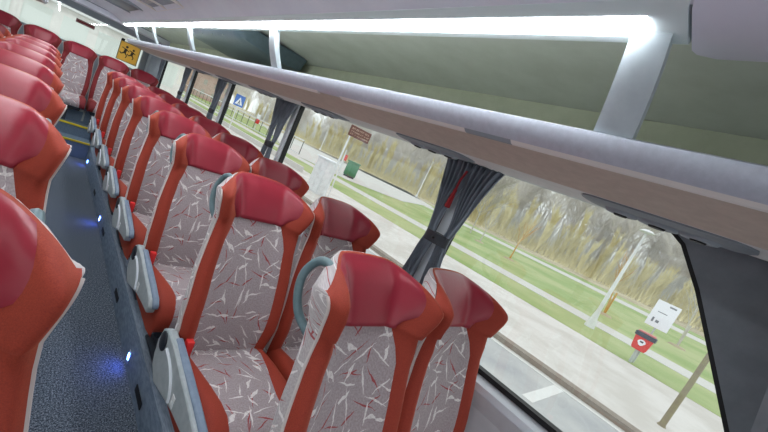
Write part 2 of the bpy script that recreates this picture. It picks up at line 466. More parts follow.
for k in range(8):
    y = Y1 + PITCH * k
    w = ('nearest the camera' if k == 0 else ordn[k] + ' from the camera' + ('' if k == 7 else ''))
    place_seat(1, -.13, y, 0, f'rust-bordered seat just left of the aisle, {w}', 'aisle seats of the left-hand column')
    if k >= 3: place_seat(0, -.60, y, 0, f'rust seat on the far left, {w}', 'far seats of the left-hand column')
BY = 7.56
bl = ['far left seat of the rear bench under the back window', 'rear bench seat just left of the one facing the aisle', 'rear bench seat facing straight down the aisle', 'rear bench seat just right of the one facing the aisle', 'far right seat of the rear bench beside the yellow sign']
for i, x in enumerate((-.62, -.14, .34, .82, 1.30)):
    s = place_seat(0, x, BY, .112, 'wine-red ' + bl[i], 'seats of the rear bench')

M['wine'] = velour('rust_dimmed_velour', (140, 36, 40), (112, 26, 32))  # darker copy of the rust velour, dim rear light put into its colour
M['wine'].node_tree.nodes['Principled BSDF'].inputs['Sheen Weight'].default_value = .15
wine = {}
for s in [o for o in bpy.data.objects if o.get('group') == 'seats of the rear bench']:
    for ch in s.children:
        if ch.data.materials[0] is M['orange']:
            if ch.data.name not in wine:
                d = ch.data.copy(); d.materials[0] = M['wine']; wine[ch.data.name] = d
            ch.data = wine[ch.data.name]
# ------------------------------------------------------------------ the coach body
XR, XL = 1.62, -.92
YF, YR = -1.7, 8.3
LW = .70 - XR  # mirror: x -> .70 - x
def mir(x): return .70 - x
struct(MB().box(-.03, .73, YF, 6.45, -.06, 0).build('floor', M['carpet']))
pf = MB().ext([(.72, 0), (.728, .16), (.742, .195), (.77, .21), (1.56, .21), (1.56, -.05), (.72, -.05)], YF, YR - .05).build('trim_1', M['platform'], smooth=30); struct(pf)
pf = MB().ext([(-.02, 0), (-.028, .16), (-.042, .195), (-.07, .21), (-.86, .21), (-.86, -.05), (-.02, -.05)], YF, YR - .05).build('trim_2', M['platform'], smooth=30); struct(pf)
# rear steps
st = struct(MB().box(-.02, .72, 6.45, 6.78, 0, .25).box(-.02, .72, 6.78, YR - .05, 0, .42).build('trim_3', M['platform_side']))
struct(MB().box(-.02, .72, 6.44, 6.475, .235, .258).box(-.02, .72, 6.765, 6.80, .405, .428).build('trim_4', M['yellow']))
t = empty('bench_base', (0, 0, 0), 'slate-blue box base under the rear bench at the end of the aisle', 'bench base')
MB().box(-.85, 1.55, 7.02, 7.7, .21, .655).build('body', M['platform_side'], t)
MB().box(.05, .60, 7.005, 7.02, .60, .63).box(.575, .60, 7.005, 7.02, .46, .63).build('edge_frame', M['plastic'], t)
# little slots in the platform side
t = None
for i, y in enumerate((1.62, 2.6, 3.7, 4.8)):
    g = MB().box(.716, .7215, y - .07, y + .07, .06, .10).build('side_vent', M['black'])
    tag(g, 'narrow black slot in the platform side, %s along the aisle' % ['nearest', 'second', 'third', 'fourth'][i], 'vent', 'slots in the platform side')
for i, y in enumerate((1.95, 4.04, 6.13)):
    r = empty('aisle_light', (.72, y, .07), ['nearest blue aisle light low on the platform side', 'middle blue aisle light low on the platform side', 'farthest blue aisle light by the rear steps'][i], 'light', 'blue aisle lights')
    MB().sphere((-.001, 0, 0), .02, 12, (.25, .75, 1.4)).build('bulb', M['led'], r, smooth=180)
    MB().box(-.003, .002, -.022, .022, -.036, .036, .002).build('bezel', M['plastic'], r)

# side walls below the windows
wp = [(1.66, 1.075), (1.60, 1.075), (1.545, 1.062), (1.535, 1.045), (1.545, 1.01), (1.57, .97), (1.575, .2), (1.66, .2)]
struct(MB().ext(wp, YF, YR).build('wall_right', M['wall'], smooth=30))
struct(MB().ext([(mir(x), z) for x, z in wp], YF, YR).build('wall_left', M['wall'], smooth=30))
struct(MB().ext([(1.548, 1.066), (1.60, 1.079), (1.60, 1.083), (1.545, 1.07), (1.531, 1.046), (1.535, 1.042)], YF, YR).build('trim_5', M['sill'], smooth=40))
struct(MB().box(1.598, 1.635, YF, YR, 1.079, 1.104).build('trim_6', M['black']))
# header above windows
struct(MB().box(1.57, 1.66, YF, YR, 1.895, 2.16).build('wall_right_upper', M['under_grey']))
struct(MB().box(mir(1.66), mir(1.57), YF, YR, 1.895, 2.16).build('wall_left_upper', M['under_grey']))
# pillars, windows
pil = [.985, 2.71, 4.28, 5.78, 7.75]
edges = [.25] + pil
for i, y in enumerate(pil):
    struct(MB().box(1.585, 1.645, y - .032, y + .032, 1.08, 1.92, .01).build('trim_%d' % (7 + i), M['pillar_light'], smooth=30))
    struct(MB().box(mir(1.645), mir(1.585), y - .032, y + .032, 1.08, 1.92, .01).build('trim_%d' % (17 + i), M['pillar_light'], smooth=30))
for i in range(5):
    a = -.55 if i == 0 else edges[i] + .032; b = edges[i + 1] - .032
    w = struct(MB().box(1.618, 1.624, a, b, 1.08, 1.91).build('window_%d' % (i + 1), M['glass']))
    fr = MB()
    if i: fr.box(1.60, 1.64, a, a + .012, 1.10, 1.90)
    fr.box(1.60, 1.64, b - .012, b, 1.10, 1.90); fr.build('gasket', M['black'], w)
    struct(MB().box(mir(1.624), mir(1.618), a, b, 1.08, 1.91).build('window_%d' % (i + 6), M['glass']))
# slanted front pillar (slate), with black rubber edge on the glass side
edge = [(.40, 1.935), (.31, 1.925), (.25, 1.90), (.20, 1.865), (.115, 1.75), (.02, 1.60), (-.10, 1.41), (-.21, 1.22), (-.29, 1.08)]
def slant(x0, x1, e, far):
    mb = MB(); pts = e + far
    mb.loft([[(x, y, z) for y, z in pts] for x in (x0, x1)], cap=True); return mb
struct(slant(1.588, 1.66, edge, [(-1.5, 1.08), (-1.5, 1.96), (.40, 1.96)]).build('trim_30', M['pillar'], smooth=30))
struct(slant(1.595, 1.617, [(y + .008, z - .008) for y, z in edge[1:]], [(y - .01, z) for y, z in edge[::-1][:-1]]).build('trim_31', M['black']))
r = empty('folded_blind', (0, 0, 0), 'slate folded blind housing with a small bolt at the lower right edge', 'blind')
bp = [(1.47, -.055, 1.92), (1.44, -.09, 1.70), (1.40, -.13, 1.45), (1.36, -.17, 1.2)]
MB().loft([[(x, y, z), (x + .012, y + .02, z), (x + .05, y, z), (x + .03, y - .03, z)] for x, y, z in bp], cap=True).build('housing', M['pillar'], r, smooth=30)
MB().sphere((1.392, -.118, 1.47), .008, 10).build('bolt', M['sill'], r, smooth=180)
mb = MB(); rr = []
for j in range(16):
    z = 1.86 - j * .05; q = j / 15
    rr.append([(1.34 - .06 * q + .02 * math.sin(k * 1.1), -.19 - .10 * q - k * .035 + .0 * q, z) for k in range(12)])
mb.loft(rr, closed=False); c = mb.build('front_curtain', M['navy'], smooth=180); so = c.modifiers.new('s', 'SOLIDIFY'); so.thickness = .006
tag(c, 'navy cloth hanging at the lower right corner beside the folded blind', 'curtain')

# ceiling
def arc_ceiling():
    half = [(.35, 2.205), (.50, 2.205), (.60, 2.19), (.67, 2.165), (.72, 2.14), (.735, 2.13)]
    full = [(mir(x), z) for x, z in half[::-1]] + half[1:]
    top = [(x, z + .05) for x, z in full[::-1]]
    return full + top
struct(MB().ext(arc_ceiling(), YF, 7.35).build('ceiling', M['ceiling'], smooth=40))
struct(MB().box(-.95, 1.65, 7.35, YR, 2.12, 2.2).build('ceiling_rear', M['ceiling']))
# sloping header above the rear window
struct(MB().loft([[(x, 7.30, 2.21), (x, 7.55, 2.15), (x, 8.05, 2.06), (x, 8.2, 2.055), (x, 8.2, 2.24), (x, 7.3, 2.24)] for x in (-.9, 1.6)], cap=True).build('wall_rear_header', M['ceiling_dark'], smooth=20))
# outer roof so no sky leaks
struct(MB().box(-.98, 1.68, YF, YR + .05, 2.33, 2.37).build('ceiling_roof', M['rear_panel']))
# rear wall + window
rw = MB(); rw.box(-.96, 1.66, YR, YR + .06, -.1, 1.50); rw.box(-.96, 1.66, YR, YR + .06, 2.05, 2.33); rw.box(1.30, 1.66, YR - .02, YR + .06, 1.50, 2.05, .01); rw.box(-.96, -.80, YR, YR + .06, 1.5, 2.05)
struct(rw.build('wall_rear', M['rear_panel']))
struct(MB().box(1.40, 1.62, 7.99, YR - .03, 1.08, 2.1, .03).build('trim_32', M['rear_panel'], smooth=30))
struct(MB().box(mir(1.62), mir(1.5), 7.99, YR - .03, 1.08, 2.1, .03).build('trim_33', M['rear_panel'], smooth=30))
struct(MB().box(-.80, 1.30, YR + .02, YR + .028, 1.5, 2.05).build('window_11', M['glass']))
# outboard closing above rack
for s in (0, 1):
    f = (lambda x: x) if s == 0 else mir
    a, b = sorted((f(1.6), f(1.66)))
    struct(MB().box(a, b, YF, YR, 2.15, 2.34).build('wall_%s_top' % ('right' if s == 0 else 'left'), M['rear_panel']))

# roof hatch with pale frame, and a dark recess further back
h = empty('roof_hatch', (.35, 0, 2.2), 'grey roof hatch with pale metal frame bars in the ceiling', 'hatch')
MB().box(-.32, .32, 3.1, 4.12, -.012, .01, .004).build('panel', M['ceiling_dark'], h)
fr = MB(); fr.box(-.32, -.30, 3.1, 4.12, -.028, -.01, .004); fr.box(.295, .325, 3.1, 4.12, -.028, -.01, .004); fr.box(-.32, .32, 4.09, 4.12, -.026, -.01, .004); fr.box(-.32, .32, 3.1, 3.13, -.026, -.01, .004); fr.box(-.32, .32, 3.66, 3.69, -.026, -.01, .004)
fr.build('frame', M['cream'], h, smooth=30)
MB().box(-.2, .2, 3.75, 4.02, -.018, -.01, .003).build('handle_plate', M['plastic'], h)
h = empty('ceiling_recess', (.35, 0, 2.2), 'long dark recessed panel in the ceiling behind the hatch', 'ceiling panel')
MB().box(-.25, .30, 4.75, 5.6, -.012, .01, .01).build('panel', M['teal_box'], h, smooth=30)
for q in (4.70, 5.6): MB().box(-.29, .34, q, q + .06, -.02, .01, .006).build('frame', M['ceiling_dark'], h, smooth=30)

# ------------------------------------------------------------------ luggage racks
GR0, GR1 = .50, .64
def rack(side):
    f = (lambda x: x) if side == 'right' else mir
    P = lambda L: [(f(x), z) for x, z in L]
    y0, y1 = YF, 7.3
    r = empty('luggage_rack', (0, 0, 0), 'long overhead luggage rack with silver rail along the %s side' % side + (' above the curtains' if side == 'right' else ' seen at its far end'), 'luggage rack')
    MB().ext(P([(.872, 1.944), (.882, 1.949), (.895, 1.946), (.91, 1.93), (.918, 1.91), (.915, 1.895), (.905, 1.889), (.893, 1.893), (.880, 1.915), (.872, 1.935)]), y0, y1).build('rail', M['rail'], r, smooth=50)
    tr = MB()
    for a, b in ((y0, GR0), (GR1, 1.25), (1.42, 3.2), (3.4, y1)): tr.ext(P([(.893, 1.8935), (.906, 1.886), (.918, 1.885), (.918, 1.893)]), a, b)
    tr.build('rail_trim', M['cream'], r)
    MB().ext(P([(.893, 1.8935), (.906, 1.886), (.918, 1.885), (.918, 1.893)]), GR0, GR1).build('rail_grille', M['rear_panel'], r)
    MB().ext(P([(.912, 1.889), (1.19, 1.866), (1.20, 1.872), (1.2, 1.90), (.92, 1.91)]), y0, y1).build('underside_panel', M['taupe'], r, smooth=30)
    MB().ext(P([(1.19, 1.866), (1.40, 1.872), (1.58, 1.892), (1.58, 1.91), (1.2, 1.89)]), y0, y1).build('underside_edge', M['under_grey'], r, smooth=30)
    MB().ext(P([(.90, 1.935), (1.2, 1.96), (1.5, 2.02), (1.51, 2.03), (1.51, 1.98), (1.2, 1.92), (.91, 1.92)]), y0, y1).build('shelf', M['rack_in'], r)
    MB().ext(P([(1.50, 2.01), (1.49, 2.188), (1.52, 2.19), (1.53, 2.0)]), y0, y1).build('back_panel', M['rack_in'], r)
    MB().ext(P([(1.50, 2.188), (1.40, 2.205), (1.2, 2.215), (1.0, 2.21), (.88, 2.18), (.80, 2.135), (.80, 2.155), (.88, 2.21), (1.0, 2.24), (1.2, 2.245), (1.5, 2.23)]), y0, y1).build('rack_ceiling', M['rack_ceil'], r, smooth=40)
    for y in (.30, 1.87, 3.46, 5.0, 6.3):
        st = MB(); rings = []
        for q in range(11):
            s = q / 10; x = .80 + .105 * s - .05 * math.sin(PI * s) * .0 - .022 * math.sin(PI * s) ; z = 2.15 - .215 * s
            tx = .035 if s < .9 else .03
            yy = y - .01 * math.sin(PI * s); wd = lerp(.030, .036, s)
            rings.append([(f(x - .012), yy - wd, z), (f(x - .018), yy, z), (f(x - .012), yy + wd, z), (f(x + .02), yy + wd * .9, z), (f(x + .02), yy - wd * .9, z)])
        st.loft(rings, cap=True); s_ = st.build('strut', M['strut'], r, smooth=35)
    return r
rack('right'); rack('left')
def lamp(side):
    f = (lambda x: x) if side == 'right' else mir
    P = lambda L: [(f(x), z) for x, z in L]
    r = empty('strip_lamp', (0, 0, 0), 'long glowing white strip lamp along the top of the %s luggage rack' % side, 'lamp')
    MB().ext(P([(.725, 2.135), (.738, 2.126), (.82, 2.109), (.828, 2.112), (.83, 2.15), (.735, 2.16)]), .244, 7.25).build('housing', M['lamp_body'], r, smooth=30)
    n = 4; segs = [(.30, 7.2)]
    MB().ext(P([(.826, 2.118), (.834, 2.120), (.834, 2.145), (.826, 2.147)]), .30, 7.2).build('added_rack_glow', M['rack_glow'], r)  # glowing strip added behind the housing to light the rack
    for a, b in segs:
        MB().ext(P([(.752, 2.1235), (.762, 2.116), (.785, 2.111), (.798, 2.1105), (.80, 2.116), (.755, 2.126)]), a, b).build('lens', M['lens'], r, smooth=50)
    return r
lamp('right'); lamp('left')
# lavender valance in front of the lamp's near end
mb = MB(); rr = []
for y, xe in ((.239, .86), (.233, .875), (.21, .886), (-.1, .888), (YF, .888)):
    rr.append([(.66, y, 2.165), (.74, y, 2.125), (xe - .02, y, 2.108), (xe, y, 2.116), (xe, y, 2.14), (.74, y, 2.17)])
v = mb.loft(rr, cap=True).build('trim_34', M['lavender'], smooth=30); struct(v)
# folded monitor housing in the right rack
mb = MB(); rr = []
for y, k in ((2.56, .5), (2.58, .85), (2.66, 1), (3.0, 1), (3.6, 1), (3.82, .95), (3.90, .75), (3.93, .4)):
    zb = 2.205 - .115 * k
    rr.append([(1.44, y, 2.205), (.90, y, 2.195), (.865, y, lerp(2.19, zb, .5)), (.90, y, zb + .012), (.98, y, zb), (1.30, y, zb - .01), (1.42, y, zb + .005)])
m_ = mb.loft(rr, cap=True).build('monitor_housing', M['teal_box'], smooth=50)
tag(m_, 'dark teal rounded housing folded up inside the right luggage rack', 'housing')
for i, y in enumerate((2.85, 3.1, 3.35, 3.6)):
    s_ = MB().sphere((.885, y, 2.105), .005, 8).build('screw', M['plastic'], m_, smooth=180)

# reading light / air vent pods under the rack
def pod(y, label, n):
    r = empty('service_panel', (1.28, y, 1.866), label, 'vent panel', 'reading light and air vent panels')
    L = .185
    rings = []
    for q, k in ((-1, .35), (-.93, .7), (-.8, .95), (-.4, 1), (.4, 1), (.8, .95), (.93, .7), (1, .35)):
        rings.append([(-.085 * k, q * L, .012), (-.08 * k, q * L, -.004 * k), (-.04 * k, q * L, -.009 * k), (.06 * k, q * L, -.007 * k), (.11 * k, q * L, 0.004), (.11 * k, q * L, .014)])
    MB().loft(rings, cap=True).build('body', M['pillar'], r, smooth=50)
    for yy, sc in ((-.085, .52), (0, .6), (.085, .52)):
        a = MB()
        prof = [(.02, -.022), (.045, -.034), (.062, -.030), (.075, -.014), (.078, -.006), (.04, -.004)]
        a.loft([[(.015 + pr * sc * math.cos(t), yy + pr * sc * 1.15 * math.sin(t), z * .5) for t in [2 * PI * k / 20 for k in range(20)]] for pr, z in prof], cap=True)
        b = a.build('air_nozzle', M['rear_panel'], r, smooth=50)
        c = MB(); c.loft([[(.015 + pr * sc * math.cos(t), yy + pr * sc * math.sin(t), z * .5) for t in [2 * PI * k / 16 for k in range(16)]] for pr, z in [(.034, -.026), (.03, -.040), (.012, -.042)]], cap=True)
        c.build('grille', M['black'], b, smooth=50)
    return r
pods = [(.23, 'slate air vent panel under the rack nearest the camera, by the front window edge'), (1.02, 'slate air vent panel under the rack above the nearest tied curtain'), (1.88, 'slate air vent panel under the rack above the brown street sign'), (2.72, 'slate air vent panel under the rack above the second tied curtain'), (3.55, 'slate air vent panel under the rack above the blue crossing sign'), (4.45, 'slate air vent panel under the rack above the third tied curtain')]
for i, (y, lb) in enumerate(pods): pod(y, lb, i)

# ------------------------------------------------------------------ curtains on the right
def curtain(yc, label, tassel=False, wtop=.15):
    r = empty('curtain', (1.53, yc, 0), label, 'curtain', 'tied slate curtains on the right-hand windows')
    zt, ztie, zb = 1.885, 1.50, 1.09
    for sg in (1, -1):
        rings = []
        for j in range(25):
            z = lerp(zt, zb, j / 24)
            if z > ztie:
                q = (zt - z) / (zt - ztie)
                out = lerp(wtop, .058, q ** .8); inn = .034 * sstep((q - .2) / .6) + .002 if q < .93 else lerp(.036, .010, (q - .93) / .07)
            else:
                q = (ztie - z) / (ztie - zb); out = lerp(.058, .11, q ** .7); inn = lerp(.010, .045, q ** .6)
            row = []
            for k in range(41):
                s = k / 40; am = lerp(.018, .011, 1 - abs(z - ztie) / .45)
                row.append((am * math.sin(s * 2 * PI * 5.5 + j * .05 * sg) + .004 * math.sin(j * .7 + k) + .012, sg * lerp(inn, out, s) , z))
            rings.append(row)
        o = MB().loft(rings, closed=False).build('drape', M['curtain'], r, smooth=180)
        so = o.modifiers.new('s', 'SOLIDIFY'); so.thickness = .003
    tb = MB(); tb.loft([[((.03 * math.cos(t)) + .012, .066 * math.sin(t), z) for t in [2 * PI * k / 20 for k in range(20)]] for z in (ztie - .025, ztie + .025)], cap=True)
    b = tb.build('tie_band', M['dark'], r, smooth=40)
    MB().sphere((-.02, 0, ztie), .006, 8).build('snap', M['black'], b, smooth=180)
    return r
C0 = curtain(.965, 'slate pleated curtain tied in the middle, nearest the camera, with a red tassel inside')
curtain(2.83, 'slate pleated curtain tied in the middle, second from the camera', wtop=.17)
curtain(4.42, 'slate pleated curtain tied in the middle, third from the camera', wtop=.12)
curtain(5.92, 'slate pleated curtain tied in the middle, fourth from the camera', wtop=.12)
curtain(7.62, 'slate curtain at the rear end of the right-hand windows', wtop=.12)
r = empty('tassel', (1.50, .965, 1.74), 'small dark red tassel hanging in the nearest curtain', 'tassel')
MB().tube([(0, -.012, .10), (0, 0, .05), (0, 0, 0)], .006, 6).build('cord', M['tassel'], r, smooth=60)
MB().lathe([(.004, .01), (.009, 0), (.007, -.012), (.011, -.03), (.014, -.085), (.004, -.088)]).build('fringe', M['tassel'], r, smooth=60)

# ------------------------------------------------------------------ rear window things
r = empty('school_sign', (1.07, 8.19, 1.735), 'square yellow sign with two dark running figures in the rear window', 'sign')
MB().box(-.165, .165, -.004, .004, -.165, .165, .002).build('panel', M['sign_yellow'], r)
fr = MB(); fr.box(-.172, .172, -.003, .008, .160, .172); fr.box(-.172, .172, -.003, .008, -.172, -.160); fr.box(-.172, -.160, -.003, .008, -.16, .16); fr.box(.160, .172, -.003, .008, -.16, .16)
fr.build('rim', M['sign_dark'], r)
fg = MB()
for ox, sc in ((-.055, 1.15), (.06, 1.0)):
    def T(x, z): return (ox + x * sc, z * sc)
    def bar(a, b, w0, w1):
        (ax, az), (bx, bz) = T(*a), T(*b); d = Vector((bx - ax, bz - az)).normalized(); p = Vector((-d.y, d.x))
        q = [(ax + p.x * w0, az + p.y * w0), (bx + p.x * w1, bz + p.y * w1), (bx - p.x * w1, bz - p.y * w1), (ax - p.x * w0, az - p.y * w0)]
        fg.loft([[(x, y, z) for x, z in q] for y in (-.0065, -.0035)], cap=True)
    bar((0, .05), (-.01, -.02), .022, .02); bar((0, .04), (-.06, .055), .008, .006); bar((0, .04), (.05, .02), .008, .006)
    bar((-.01, -.01), (-.055, -.045), .012, .008); bar((-.055, -.045), (-.08, -.02), .008, .007); bar((-.01, -.01), (.03, -.05), .012, .008); bar((.03, -.05), (.02, -.09), .008, .007)
    c = T(.005, .08); fg.loft([[(c[0] + .019 * sc * math.cos(t), y, c[1] + .019 * sc * math.sin(t)) for t in [2 * PI * k / 14 for k in range(14)]] for y in (-.0065, -.0035)], cap=True)
fg.build('running_figures', M['sign_dark'], r)
cl = MB().box(.90, .95, 8.15, 8.2, 1.905, 1.945, .006).build('sign_clip', M['black']); tag(cl, 'small black clip above the yellow sign', 'clip')
r = empty('brake_light', (.345, 8.298, 1.895), 'brown high-level brake light bar in the rear window', 'light')
MB().box(-.14, .14, -.02, .02, -.032, .032, .008).build('housing', M['brake'], r, smooth=30)
MB().box(-.12, .12, -.023, -.019, -.008, .008, .002).build('lens', M['tassel'], r)

# ------------------------------------------------------------------ outside
def ground_mat(name, c1, c2, s1, s2, c3=None):
    m = mat(name, c1, .95); N = NT(m); v = N.obj()
    a = N.noise(s1, 5, .7, v); b = N.noise(s2, 3, .6, v)
    c = N.mix(a, lin(c1), lin(c2))
    if c3: c = N.mix(N.ramp(b, [(.42, (0, 0, 0)), (.62, (1, 1, 1))]), c, lin(c3))
    N.l(c, N.b.inputs['Base Color']); return m
M['road'] = ground_mat('asphalt', (150, 152, 156), (176, 176, 178), 5, .35, (190, 190, 188))
M['paving'] = ground_mat('paving', (204, 200, 196), (218, 214, 210), 4, .6, (196, 191, 185))
M['kerb_m'] = ground_mat('kerb_stone', (120, 110, 100), (162, 152, 142), 9, 2)
M['line'] = ground_mat('road_paint', (228, 228, 226), (206, 206, 204), 12, 3)
M['grass'] = ground_mat('lawn', (128, 152, 88), (148, 166, 104), 2.5, .16, (166, 174, 124))
M['path'] = ground_mat('path', (206, 204, 200), (190, 188, 184), 3, .5)
M['scrub'] = ground_mat('dry_scrub', (176, 164, 138), (150, 138, 114), 1.2, .2, (186, 176, 148))
G = GZ
def slab(name, x0, x1, y0, y1, z, m, t=.3): return struct(MB().box(x0, x1, y0, y1, z - t, z).build(name, m))
YA, YB = -60, 420
slab('ground_road', -60, 10.7, YA, YB, G, M['road'])
slab('ground_verge', 18.2, 76, YA, YB, G + .13, M['grass'])
slab('ground_scrub', 63, 300, YA, YB, G + .16, M['scrub'])
slab('ground_sidewalk', 10.95, 18.2, YA, YB, G + .12, M['paving'])
slab('ground_kerb', 10.62, 10.95, YA, YB, G + .14, M['kerb_m'])
slab('ground_gutter', 10.40, 10.62, YA, YB, G + .012, M['path'], .1)
slab('ground_path', 22.7, 25.2, YA, YB, G + .145, M['path'], .1)
slab('ground_path_far', 50, 56, YA, YB, G + .15, M['path'], .1)
# wide apron that leads off between the lawns
ap = MB(); ap.add([(28, 31, G + .16), (24.4, 40, G + .16), (60, 120, G + .16), (74, 60, G + .16), (58, 40, G + .16), (37, 30, G + .16)], [(0, 1, 2, 3, 4, 5)])
ap.add([(28, 31, G + .1), (24.4, 40, G + .1), (60, 120, G + .1), (74, 60, G + .1), (58, 40, G + .1), (37, 30, G + .1)], [(5, 4, 3, 2, 1, 0)])
struct(ap.build('ground_apron', M['path']))
# paint
def paint(x0, x1, y0, y1, label): tag(MB().box(x0, x1, y0, y1, G + .001, G + .006).build('road_marking', M['line']), label, 'road marking')
paint(8.4, 10.42, 1.70, 1.92, 'white bay line painted across the grey road beside the kerb')
struct(MB().box(10.36, 10.47, YA, 120, G + .001, G + .014).build('ground_edge_line', M['line']))
# grey flagstone grooves strip near tree
def street_lamp(x, y, h, label, r=.07):
    o = empty('street_lamp', (x, y, G + .13), label, 'street lamp', 'pale street lamps along the path')
    MB().lathe([(r * 2.6, 0), (r * 2.4, .12), (r * 1.6, .5), (r * 1.25, .75), (r, .9), (r * .62, h)], seg=12).build('pole', M['white_post'], o, smooth=40)
    hd = MB(); hd.lathe([(.05, h - .02), (.26, h + .02), (.30, h + .06), (.16, h + .15), (.03, h + .18)], seg=16)
    hd.build('lamp_head', M['white_post'], o, smooth=50); return o
M['white_post'] = noisy('white_post', (226, 228, 230), (208, 210, 212), 3, .5)
street_lamp(21.4, 4.0, 4.95, 'white street lamp on the lawn straight through the nearest window', .085)
street_lamp(66, 50.5, 8.3, 'thin white street lamp by the far path left of the tied curtain', .13)
street_lamp(70, 96, 8.5, 'thin distant street lamp above the white cabinet', .14)
street_lamp(46, 92, 7.5, 'thin distant lamp post seen just left of the second tied curtain', .12)

# dog-waste bin + notice panel
b = empty('waste_bin', (18.45, 1.84, G + .13), 'red litter bin with dark lid and white badge on a grey post', 'bin')
M['bin_red'] = mat('bin_red', (214, 44, 40), .5); M['bin_dark'] = mat('bin_dark', (52, 56, 72), .5); M['bin_pink'] = mat('bin_lid_top', (206, 120, 120), .5); M['post_grey'] = mat('post_grey', (176, 182, 180), .5)
M['info_white'] = mat('notice_white', (232, 234, 240), .5); M['info_print'] = mat('notice_print', (120, 124, 130), .6)
MB().tube([(0, 0, 0), (0, 0, .75)], .055, 8).build('post', M['post_grey'], b, smooth=60)
MB().loft([[(sx * .17 * k, sy * .27 * k, z) for sx, sy in ((-1, -.7), (-.7, -1), (.7, -1), (1, -.7), (1, .7), (.7, 1), (-.7, 1), (-1, .7))] for z, k in ((.55, .7), (.62, .82), (1.05, 1), (1.08, 1))], cap=True).build('bin_body', M['bin_red'], b, smooth=30)
l_ = MB().loft([[(sx * .20 * k, sy * .31 * k, z) for sx, sy in ((-1, -.7), (-.7, -1), (.7, -1), (1, -.7), (1, .7), (.7, 1), (-.7, 1), (-1, .7))] for z, k in ((1.06, 1), (1.2, 1), (1.22, .95))], cap=True).build('lid', M['bin_dark'], b, smooth=30)
MB().box(-.17, .17, -.26, .26, 1.22, 1.28, .03).build('lid_top', M['bin_pink'], l_, smooth=30)
bd = MB(); bd.loft([[(x, .12 * math.cos(t) * (1 - .25 * (math.sin(t) < 0)), .86 + .12 * math.sin(t)) for t in [2 * PI * k / 16 for k in range(16)]] for x in (-.19, -.155)], cap=True)
bd.build('badge', M['info_white'], b)
MB().box(-.195, -.19, -.05, .05, .86, .92, .001).build('badge_print', M['bin_dark'], b)
n = empty('notice_panel', (18.75, 1.79, G + .13), 'white notice panel on a post above the red bin', 'sign')
MB().tube([(0, 0, 0), (0, 0, 2.5)], .03, 8).build('post', M['post_grey'], n, smooth=60)
MB().box(-.055, -.03, -.34, .34, 1.55, 2.58, .006).build('panel', M['info_white'], n)
pr = MB(); pr.box(-.06, -.054, -.24, -.04, 2.44, 2.50); pr.box(-.06, -.054, -.10, .18, 2.14, 2.17); pr.box(-.06, -.054, .16, .22, 1.72, 1.9); pr.box(-.06, -.054, .0, .1, 1.74, 1.84)
pr.build('printing', M['info_print'], n)

# brown name sign on a tall white post, with a brace pole
s = empty('street_sign', (12.6, 15.3, G + .1), 'brown lettered sign board on a tall white post', 'sign')
M['sign_brown'] = noisy('sign_brown', (108, 58, 48), (92, 48, 40), 12, .7); M['sign_letter'] = mat('sign_letter', (220, 196, 180), .6)
MB().tube([(0, 0, 0), (0, 0, 4.0)], .055, 8).build('post', M['white_post'], s, smooth=60)
MB().tube([(.25, -.1, 0), (.12, -.1, 3.0)], .035, 8).build('brace', M['white_post'], s, smooth=60)
MB().box(-.22, 1.35, -.08, -.04, 3.75, 4.32, .01).build('board', M['sign_brown'], s)
lt = MB(); random.seed(3)
for z, h in ((4.12, .10), (3.97, .08), (3.84, .07)):
    x = -.1
    while x < 1.2:
        w = random.uniform(.05, .11); lt.box(x, x + .02, -.086, -.08, z, z + h); lt.box(x, x + w, -.086, -.08, z + h * .8, z + h)
        if random.random() < .6: lt.box(x + w - .02, x + w, -.086, -.08, z, z + h)
        x += w + random.choice((.04, .04, .10))
lt.build('lettering', M['sign_letter'], s)
# white cabinet
c = empty('cabinet', (13.2, 16.9, G + .1), 'white electrical cabinet standing beside the tall sign post', 'cabinet')
MB().box(-.35, .35, -.6, .6, 0, 2.05, .03).build('body', M['white_post'], c, smooth=30)
MB().box(-.42, .42, -.66, .66, 2.05, 2.12, .02).build('roof', M['info_white'], c, smooth=30)
MB().box(-.365, -.35, -.55, -.02, .12, 1.95, .01).build('door', M['white_post'], c); MB().box(-.365, -.35, .02, .55, .12, 1.95, .01).build('door', M['white_post'], c)
# green container and red post box
c = empty('green_container', (31.5, 35.2, G + .15), 'dark green container by the path behind the tall sign post', 'container')
M['green_bin'] = mat('container_green', (60, 120, 84), .6)
MB().box(-.6, .6, -.6, .6, .2, 1.9, .1).build('body', M['green_bin'], c, smooth=30); MB().box(-.66, .66, -.66, .66, 1.9, 2.1, .08).build('lid', M['green_bin'], c, smooth=30)
MB().box(-.5, .5, -.5, .5, 0, .2).build('plinth', M['bin_dark'], c)
c = empty('red_sign', (31.8, 37.6, G + .15), 'small red board on a pole beside the green container', 'sign')
MB().tube([(0, 0, 0), (0, 0, 2.4)], .06, 8).build('post', M['white_post'], c, smooth=60); MB().box(-.3, .3, -.06, 0, 1.7, 2.5, .02).build('board', M['bin_red'], c)
